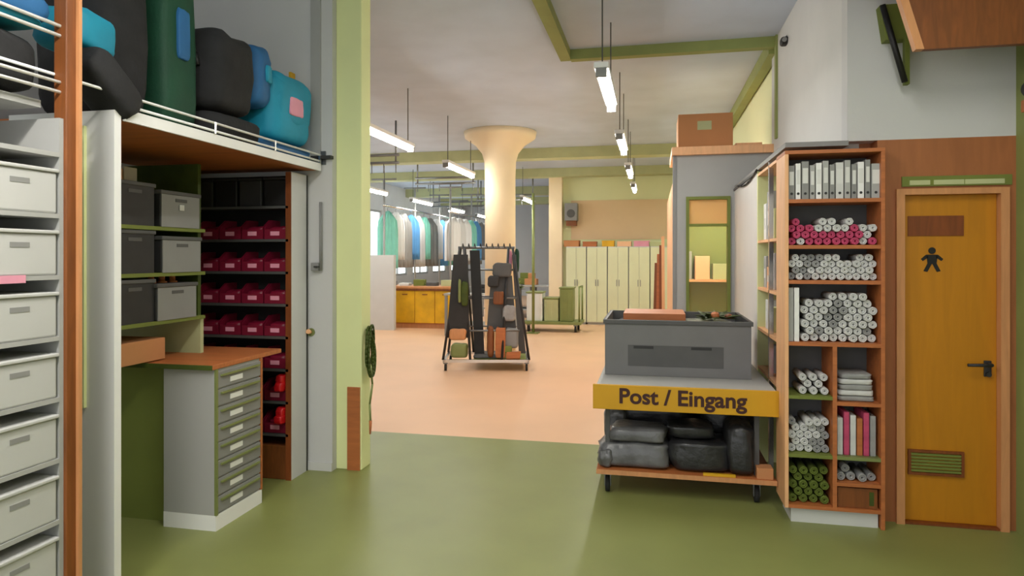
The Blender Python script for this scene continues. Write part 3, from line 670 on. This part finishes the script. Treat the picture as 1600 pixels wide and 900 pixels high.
# fittings high on the right: tilted wooden board, bracket with black rod, two dark fittings
t = thing('hanging_board', 'big brown wooden board hanging tilted from the ceiling at upper right', 'board', (1.75, 3.9, 3.03))
bm = bmesh.new()
def prism(bm, pts, y0, y1): quad(bm, pts, y0, y1); return bm
obj('board', prism(bm, [(-.34,-.33),(.31,-.33),(.31,.665),(-.62,.665)], -.02, .02), 'wood_brown', t)
obj('edge_lath', prism(bmesh.new(), [(-.38,-.33),(-.34,-.33),(-.62,.665),(-.66,.665)], -.03, .02), 'wood_frame', t)
t = thing('tilted_bracket', 'olive bracket with a slanted black rod high on the wall right of the white corner', 'bracket', (1.40, 4.30, 2.85))
obj('bracket_plate', prism(bmesh.new(), [(-.05,.03),(.09,.03),(.07,.24),(-.08,.24)], -.03, .05), 'olive_dark', t)
obj('rod', TB((-.075, -.05, .23), (.045, -.05, -.23), .017), 'black', t); obj('rod_stay', BX(.05, .075, -.04, 0, -.24, .05), 'olive_dark', t)
t = thing('wall_sensor', 'small dark camera-like fitting on the corner near the ceiling beam', 'camera', (1.14, 6.2, 3.5)); obj('housing', soft(bmesh.new(), (0, 0, 0), (.035, .06, .035), .6, 0, 1), 'black', t); obj('mount', TB((0, 0, .02), (.03, 0, .05), .012), 'grey_dark', t); obj('lens', TB((-.01, -.055, 0), (-.01, -.07, 0), .02), 'grey_mid', t)
t = thing('wall_spotlight', 'black spotlight with orange base on the right wall', 'spotlight', (1.965, 4.0, 2.40)); obj('head', TB((.0, 0, .09), (.0, -.09, .08), .045, .05, 16), 'black', t); obj('base', BX(-.03, .1, -.03, .03, -.03, .035, bev=.004), 'wood_orange', t)

# ================================================================ HALL
# A-frame dolly
def aframe():
    t = thing('a_frame_dolly', 'wheeled steel A-frame rack with dark panels and hangings before the column', 'rack', (-2.35, 9.25, 0), math.radians(12))
    W2, D2 = .60, .42
    bm = BX(-W2, W2, -D2, -D2+.04, .12, .16); box(bm, -W2, W2, D2-.04, D2, .12, .16); box(bm, -W2, -W2+.04, -D2, D2, .12, .16); box(bm, W2-.04, W2, -D2, D2, .12, .16); obj('base_frame', bm, 'chrome', t)
    obj('deck', BX(-.18, W2-.04, -D2+.04, D2-.04, .14, .155), 'olive_dark', t)
    for sx in (-1, 1):
        for sy in (-1, 1):
            cs = obj('caster', BX(sx*W2*.94-.03, sx*W2*.94+.03, sy*D2*.9-.03, sy*D2*.9+.03, .10, .12), 'steel', t)
            obj('wheel', TB((sx*W2*.94-.015, sy*D2*.9, .05), (sx*W2*.94+.015, sy*D2*.9, .05), .05), 'rubber', cs)
    for sy in (-1, 1):
        for x0, x1, xt in ((-.60, -.22, -.36), (.22, .60, .34)):
            for xb in (x0, x1):
                obj('slanted_post', TB((xb, sy*D2*.92, .15), (xt+(.03 if xb > xt else -.03), sy*.08, 1.72), .018, seg=8), 'charcoal', t)
    for z, k in ((.55, .75), (1.0, .5), (1.4, .28)):
        for sy in (-1, 1): obj('cross_bar', TB((-.5*(1-.18*z), sy*D2*k*.95, z), (.52*(1-.18*z), sy*D2*k*.95, z), .013, seg=8), 'steel', t)
    obj('top_rail', TB((-.42, 0, 1.72), (.40, 0, 1.72), .02, seg=10), 'steel', t)
    bm = prism(bmesh.new(), [(-.56, .45), (-.24, .45), (-.26, 1.62), (-.46, 1.62)], -.30, -.26); obj('leaning_panel', bm, 'charcoal', t)
    bm = prism(bmesh.new(), [(-.17, .2), (-.03, .2), (-.10, 1.68), (-.24, 1.68)], -.22, -.18); obj('leaning_panel', bm, 'black', t)
    bm = prism(bmesh.new(), [(.0, .55), (.42, .55), (.36, 1.32), (.06, 1.32)], -.16, -.12); obj('leaning_panel', bm, 'grey_dark', t)
    for k in range(9): obj('hook', path(bmesh.new(), [Vector((-.36+.085*k, 0, 1.72)), Vector((-.35+.085*k, -.02, 1.78)), Vector((-.335+.085*k, -.02, 1.72))], .007, 6), 'charcoal', t)
    obj('leaning_panel', prism(bmesh.new(), [(.46, .2), (.56, .2), (.42, 1.62), (.36, 1.62)], -.1, -.05), 'grey_dark', t)
    return t
aframe()
ca, sa = math.cos(math.radians(12)), math.sin(math.radians(12))
def AL(x, y, z): return (-2.35+x*ca-y*sa, 9.25+x*sa+y*ca, z)
def hung(nm, lb, cat, x, y, z, s, m_, e=.4, seed=1):
    o = obj(nm, soft(bmesh.new(), (0, 0, s[2]), s, e, .03, seed), m_, loc=AL(x, y, z)); o.rotation_euler = (0, 0, math.radians(12)); return tag(o, lb, cat, 'goods on the rack')
hung('leather_piece', 'brown box hung in the middle of the A-frame rack', 'box', .17, -.30, .92, (.07, .03, .09), 'wood_brown', .25)
hung('leather_piece', 'brown rolled hide standing in the rack, left one', 'roll', .06, -.28, .17, (.05, .05, .22), 'wood_brown', .6)
hung('leather_piece', 'tan carton standing in the rack, right of the rolled hide', 'box', .20, -.30, .17, (.07, .05, .21), 'wood_orange', .2)
hung('grey_bag', 'grey bag low on the right of the rack', 'bag', .35, -.25, .30, (.10, .06, .14), 'grey_mid', .4)
hung('green_bundle', 'olive bundle hanging between the left panels of the rack', 'bundle', -.30, -.36, .9, (.05, .03, .17), 'olive_deep', .5)
hung('wood_block', 'reddish wood block on the deck of the rack', 'block', .38, -.32, .16, (.10, .05, .05), 'wood_orange', .2)
hung('tan_cloth', 'tan cloth stack low on the left of the rack', 'cloth', -.40, -.30, .42, (.12, .05, .08), 'wood_frame', .4)
hung('green_basket', 'pale olive basket at the left foot of the rack', 'basket', -.38, -.28, .17, (.12, .06, .10), 'steel_olive', .4)
hung('steel_tray', 'grey tray lying on the rack deck', 'tray', .02, -.10, .156, (.2, .2, .03), 'grey_dark', .25)
hung('grey_pouch', 'dark grey pouch at the top of the rack right side', 'bag', .22, -.22, 1.30, (.13, .04, .10), 'grey_dark', .35)

# yellow workbench by the left
t = thing('workbench', 'yellow fronted wooden workbench at the left of the hall', 'workbench', (-5.15, 14.2, 0))
obj('worktop', BX(-.95, .95, -.45, .45, .88, .93, bev=.006), 'wood_frame', t); obj('top_edge', BX(-.95, .95, -.456, -.45, .84, .88), 'wood_brown', t)
for k in range(4):
    f = obj('front_panel', BX(-.93+.467*k, -.93+.467*k+.455, -.43, -.41, .12, .83, bev=.004), 'yellow_bench', t); obj('handle', BX(-.76+.467*k, -.64+.467*k, -.445, -.43, .74, .76), 'wood_brown', f)
obj('carcass', BX(-.93, .93, -.41, .43, .10, .88), 'wood_orange', t)
obj('plinth', BX(-.90, .90, -.38, .40, 0, .10), 'wood_frame', t)
for i, (x, h_, m_) in enumerate(((-.7, .10, 'grey_mid'), (-.35, .06, 'paper'), (.0, .14, 'olive_dark'), (.3, .08, 'grey_dark'), (.65, .13, 'beam_light'))):
    tag(obj('bench_box', BX(-.12, .12, -.1, .1, 0, h_, bev=.006), m_, loc=(-5.15+x, 14.1, .93)), '%s box lying on the yellow workbench' % ['grey', 'flat white', 'olive green', 'dark grey', 'pale green'][i], 'box', 'boxes on the workbench')

# overhead garment rails with garments
def rail(x, y0, y1, z, lb):
    t = thing('garment_rail', lb, 'rail', (x, (y0+y1)/2, 0), 0, 'garment rails on the window side'); n = (y1-y0)/2
    obj('bar', TB((0, -n, z), (0, n, z), .03), 'chrome', t)
    k = int(n)+1
    for i in range(k): 
        yy = -n+.1+(2*n-.2)*i/max(1, k-1); obj('post', TB((0, yy, 0), (0, yy, z+.6), .025), 'grey_panel', t)
        obj('stay', TB((-.3, yy, z+.6), (.3, yy, z+.6), .02), 'grey_mid', t)
    return t
rail(-6.1, 14.2, 24.5, 2.78, 'long chrome garment rail closest to the windows')
rail(-4.9, 15.5, 21.5, 2.70, 'chrome garment rail behind the yellow workbench')
gmat = ['teal_cloth', 'white_panel', 'grey_panel', 'blue_cloth', 'white_board', 'teal_cloth', 'grey_mid', 'white_panel', 'blue_cloth', 'grey_panel']
gcol = {'teal_cloth': 'teal', 'white_panel': 'white', 'grey_panel': 'light grey', 'blue_cloth': 'blue', 'white_board': 'off-white', 'grey_mid': 'grey'}
def garment_mesh(L, w, seed):
    bm = bmesh.new(); rnd = random.Random(seed); nx, nz = 14, 6; ph = rnd.uniform(0, 6)
    front = []; back = []
    for j in range(nz+1):
        z = -L*j/nz; ww = w*(.35+.65*min(1, j/1.2)) ; a = []; b = []
        for i in range(nx+1):
            x = -ww/2+ww*i/nx; d = .03*math.sin(i*1.9+ph)+.045*math.sin(math.pi*i/nx)
            a.append(bm.verts.new((x, -.03-d, z-(.05 if j == 0 else 0)*abs(i-nx/2)/nx*2))); b.append(bm.verts.new((x, .03+d*.6, z-(.05 if j == 0 else 0)*abs(i-nx/2)/nx*2)))
        front.append(a); back.append(b)
    for g_ in (front, back):
        for p_, q_ in zip(g_, g_[1:]):
            for i in range(nx): f = bm.faces.new((p_[i], p_[i+1], q_[i+1], q_[i])); f.smooth = True
    for p_, q_, r_, s_ in zip(front, front[1:], back, back[1:]):
        bm.faces.new((p_[0], q_[0], s_[0], r_[0])); bm.faces.new((p_[-1], r_[-1], s_[-1], q_[-1]))
    for i in range(nx): bm.faces.new((front[-1][i], front[-1][i+1], back[-1][i+1], back[-1][i])); bm.faces.new((front[0][i], back[0][i], back[0][i+1], front[0][i+1]))
    return bm
GP = {}
def garment(m_, loc, rz, label, group, L=1.0):
    if (m_, L) not in GP:
        t = thing('garment', label, 'garment', loc, rz, group)
        obj('cloth', garment_mesh(L, .5, len(GP)), m_, t)
        obj('hanger_hook', path(bmesh.new(), [Vector((0, 0, 0)), Vector((0, 0, .06)), Vector((.02, 0, .09)), Vector((0, 0, .11))], .006, 6), 'steel', t)
        GP[(m_, L)] = t; return t
    return dup(GP[(m_, L)], loc, rz, label, group)
for i in range(18):
    m_ = gmat[i % 10]; y = 14.5+.5*i
    garment(m_, (-6.1, y, 2.66), math.radians(62 if i % 3 else 45), '%s garment, number %s along the rail next to the windows' % (gcol[m_], on[i] if i < 13 else ['fourteenth', 'fifteenth', 'sixteenth', 'seventeenth', 'eighteenth'][i-13]), 'garments on the window rail', 1.15 if i % 2 else 1.35)
for i in range(11):
    m_ = gmat[(i*3+1) % 10]; y = 15.8+.52*i
    garment(m_, (-4.9, y, 2.58), math.radians(60), '%s garment, %s on the rail behind the workbench' % (gcol[m_], on[i]), 'garments on the inner rail', 1.1)
# overhead conveyor frames near the ceiling on the left
for i, (x, y, w2, z) in enumerate(((-4.4, 9.6, .5, 3.05), (-4.2, 13.0, .6, 3.1), (-3.6, 16.0, .7, 3.0), (-5.4, 17.8, .7, 3.0))):
    t = thing('ceiling_frame', 'grey steel frame hung from the ceiling on the window side, %s from the viewer' % on[i], 'frame', (x, y, z), 0, 'hung ceiling frames')
    for sx in (-1, 1): obj('drop_rod', TB((sx*w2, 0, 0), (sx*w2, 0, CH-z), .016, seg=8), 'steel', t)
    for zz in (0, .12): obj('bar', TB((-w2-.05, 0, zz), (w2+.05, 0, zz), .022, seg=8), 'steel', t)
    for k in range(6): obj('hook', TB((-w2+w2*.4*k, 0, 0), (-w2+w2*.4*k, 0, -.16), .008, seg=6), 'steel', t)
# tables, machines beyond
def table(lb, x, y, w2, m_='grey_panel', h=.85):
    t = thing('work_table', lb, 'table', (x, y, 0), 0, 'work tables in the hall')
    obj('tabletop', BX(-w2, w2, -.4, .4, h-.04, h, bev=.005), m_, t)
    for sx in (-1, 1):
        for sy in (-1, 1): obj('leg', BX(sx*w2*.93-.025, sx*w2*.93+.025, sy*.36-.025, sy*.36+.025, 0, h-.04), 'grey_mid', t)
    obj('lower_shelf', BX(-w2*.9, w2*.9, -.33, .33, .2, .23), 'grey_panel', t)
table('grey work table behind the A-frame rack on the left', -3.55, 13.0, .55)
table('grey work table far back near the garments', -3.75, 17.2, .7)
table('grey work table between column and far cupboards', -3.0, 16.9, .5)
for i, (x, y, z, sz, m_) in enumerate(((-3.8, 13, .85, (.14, .12, .12), 'grey_mid'), (-3.4, 13.0, .85, (.12, .12, .09), 'charcoal'), (-4.2, 17.2, .85, (.2, .15, .15), 'grey_dark'), (-3.8, 17.2, .85, (.15, .15, .10), 'blue_cloth'), (-3.35, 17.2, .85, (.2, .15, .16), 'olive_dark'), (-3.1, 16.9, .85, (.16, .14, .16), 'cardboard'))):
    t = thing('table_machine', ['grey machine on the table behind the rack', 'black device on the table behind the rack', 'dark grey machine at the left of the farthest table', 'blue box in the middle of the farthest table', 'olive box at the right of the farthest table', 'brown box on the table right of the column'][i], 'machine' if i in (0, 1, 2) else 'box', (x, y, z), 0, 'things on the hall tables')
    obj('body', BX(-sz[0], sz[0], -sz[1], sz[1], 0, sz[2], bev=.01), m_, t); obj('head', BX(-sz[0]*.5, sz[0]*.6, -sz[1]*.5, sz[1]*.5, sz[2], sz[2]*1.9, bev=.01), m_, t)

# platform trolley with olive containers, right of the rack
t = thing('platform_trolley', 'low olive platform trolley standing before the white cupboards', 'trolley', (-2.08, 14.0, 0))
obj('deck', BX(-.62, .62, -.35, .35, .16, .22, bev=.005), 'steel_olive', t); obj('push_handle', path(bmesh.new(), [Vector((.58, -.3, .2)), Vector((.58, -.3, .95)), Vector((.58, .3, .95)), Vector((.58, .3, .2))], .02, 8), 'steel_olive', t)
for sx in (-1, 1):
    for sy in (-1, 1):
        cs = obj('caster', BX(sx*.5-.04, sx*.5+.04, sy*.27-.04, sy*.27+.04, .13, .16), 'steel', t); obj('wheel', TB((sx*.5-.02, sy*.27, .07), (sx*.5+.02, sy*.27, .07), .07), 'rubber', cs)
for i, (x, w2, h_, m_, lb) in enumerate(((-.38, .17, .62, 'white_panel', 'white ribbed container on the left of the platform trolley'), (-.02, .15, .50, 'beam_light', 'pale green container in the middle of the platform trolley'), (.30, .14, .72, 'steel_olive', 'tall olive container on the right of the platform trolley'))):
    o = thing('container', lb, 'container', (-2.08+x, 13.95, .22), 0, 'containers on the platform trolley')
    obj('tub', BX(-w2, w2, -.2, .2, 0, h_-.03, bev=.015), m_, o); obj('rim', BX(-w2-.015, w2+.015, -.215, .215, h_-.03, h_, bev=.006), 'steel_olive', o)
    for k in range(3): obj('rib', BX(-w2*.7+w2*.6*k, -w2*.7+w2*.6*k+.03, -.208, -.2, .05, h_-.06), m_, o)
# coat stand / machine with foliage beside it
t = thing('potted_plant', 'leafy potted plant on a tall stand between column and cupboards', 'plant', (-2.95, 13.8, 0))
obj('stand', BX(-.14, .14, -.14, .14, 0, .62, bev=.01), 'grey_panel', t)
obj('pot', lathe(bmesh.new(), [(.10, .62), (.14, .85), (.15, .86), (.13, .86)], seg=20), 'cardboard', t)
for i in range(40):
    a = rnd.uniform(0, 6.28); L = rnd.uniform(.18, .42); el = rnd.uniform(.2, 1.6)
    bm = bmesh.new(); d = Vector((math.cos(a), math.sin(a), el)).normalized(); s = Vector((-math.sin(a), math.cos(a), 0))*.035
    p0 = Vector((0, 0, .84)); p1 = p0+d*L*.6; p2 = p0+d*L-Vector((0, 0, .06)); up = Vector((0, 0, .01))
    v = [bm.verts.new(q) for q in (p0, p1+s, p2, p1-s, p1+up)]
    for f in ((0,1,4), (1,2,4), (2,3,4), (3,0,4), (0,3,2,1)): bm.faces.new([v[k] for k in f])
    obj('leaf', bm, 'leaf' if i % 2 else 'leaf_light', t)
t = thing('round_post', 'thin pale green post from floor to beam by the plant', 'post', (-2.42, 13.4, 0)); obj('shaft', TB((0, 0, .02), (0, 0, 2.9), .03), 'steel_olive', t); obj('foot_plate', BX(-.12, .12, -.12, .12, 0, .02), 'steel_olive', t)

# row of white cupboards at the back wall, boxes on top
for i in range(5):
    x = -1.76+.485*i
    t = thing('tall_cupboard', 'white double-door cupboard at the back wall, %s from the left' % on[i], 'cupboard', (x, 15.68, 0), 0, 'white cupboards at the back wall')
    obj('carcass', BX(-.235, .235, -.27, .3, .04, 1.82, bev=.004), 'white_board', t); obj('plinth', BX(-.22, .22, -.25, .28, 0, .04), 'grey_panel', t)
    for sx in (-1, 1):
        a, b = sorted((sx*.003, sx*.23)); d = obj('door', BX(a, b, -.288, -.27, .06, 1.80, bev=.003), 'cupboard_cream', t); a, b = sorted((sx*.02, sx*.035)); obj('handle', BX(a, b, -.305, -.288, .9, 1.05), 'grey_mid', d)
for i, (x, w2, h_, m_, lb) in enumerate(((-1.88, .18, .13, 'cardboard', 'brown carton on the leftmost white cupboard'), (-1.45, .16, .10, 'wood_orange', 'flat orange-brown box on the second cupboard'), (-1.02, .14, .12, 'yellow_bench', 'yellow box on the third cupboard'), (-.65, .16, .10, 'cardboard_light', 'pale tan box right of the yellow box'), (-.25, .18, .11, 'pink_label', 'pink box on the cupboards'), (.05, .14, .08, 'beam_light', 'pale green box on the rightmost cupboard'))):
    o = thing('carton', lb, 'box', (x, 15.6, 1.82), 0, 'boxes on the white cupboards'); obj('box_body', BX(-w2, w2, -.16, .16, 0, h_, bev=.004), m_, o); obj('lid', BX(-w2-.006, w2+.006, -.166, .166, h_, h_+.02, bev=.003), m_, o)
t = thing('wall_speaker', 'grey loudspeaker on a wooden wall bracket at the back wall', 'speaker', (-1.92, 15.85, 2.45)); obj('cabinet', BX(-.15, .15, -.15, .15, 0, .42, bev=.01), 'grey_mid', t); obj('bracket', BX(-.12, .12, -.1, .15, -.12, 0), 'wood_brown', t); obj('speaker_cone', TB((0, -.15, .17), (0, -.157, .17), .1, seg=20), 'grey_dark', t)

lamp('tube lamp inside the cabin behind the window', 'tube lamp inside the cabin', (.62, 7.4, 2.40), L=1.2, drop=.22)  # hidden lamp added to brighten the cabin interior

t = thing('cabin_shelf', 'pale shelf board inside the cabin seen through the window', 'shelf', (.62, 8.85, 1.30)); obj('shelf_board', BX(-.34, .4, -.15, .15, -.03, 0), 'wood_light', t)
for i, (x, h_, m_) in enumerate(((-.22, .36, 'grey_panel'), (.0, .30, 'cardboard_light'), (.22, .2, 'beam_light'))):
    tag(obj('file_box', BX(-.09, .09, -.12, .12, 0, h_, bev=.004), m_, loc=(.62+x, 8.85, 1.30)), ['light grey box on the cabin shelf behind the window', 'tan box in the middle of the cabin shelf', 'pale green box at the right on the cabin shelf'][i], 'box', 'boxes on the cabin shelf')

hung('cloth_tube', 'pink rolled cloth standing upright at the top right of the rack', 'roll', .33, .0, 1.34, (.035, .03, .17), 'pink_label', .6)
hung('cloth_tube', 'dark teal rolled cloth beside the pink roll on the rack', 'roll', .43, .0, 1.36, (.035, .03, .17), 'green_bag', .6)
hung('white_sack', 'white sack in the middle of the right half of the rack', 'sack', .32, -.24, .68, (.09, .05, .11), 'cloth_grey', .45)
hung('dark_pouch', 'charcoal pouch on the middle bar at the right of the rack', 'bag', .10, -.26, 1.16, (.08, .04, .08), 'charcoal', .4)
hung('olive_pack', 'olive pack at the right foot of the rack', 'bag', .30, -.30, .24, (.06, .05, .05), 'olive_dark', .4)
hung('pale_tool', 'pale green tool strip hanging on the left panel of the rack', 'tool', -.37, -.36, .95, (.02, .02, .16), 'steel_olive', .4)
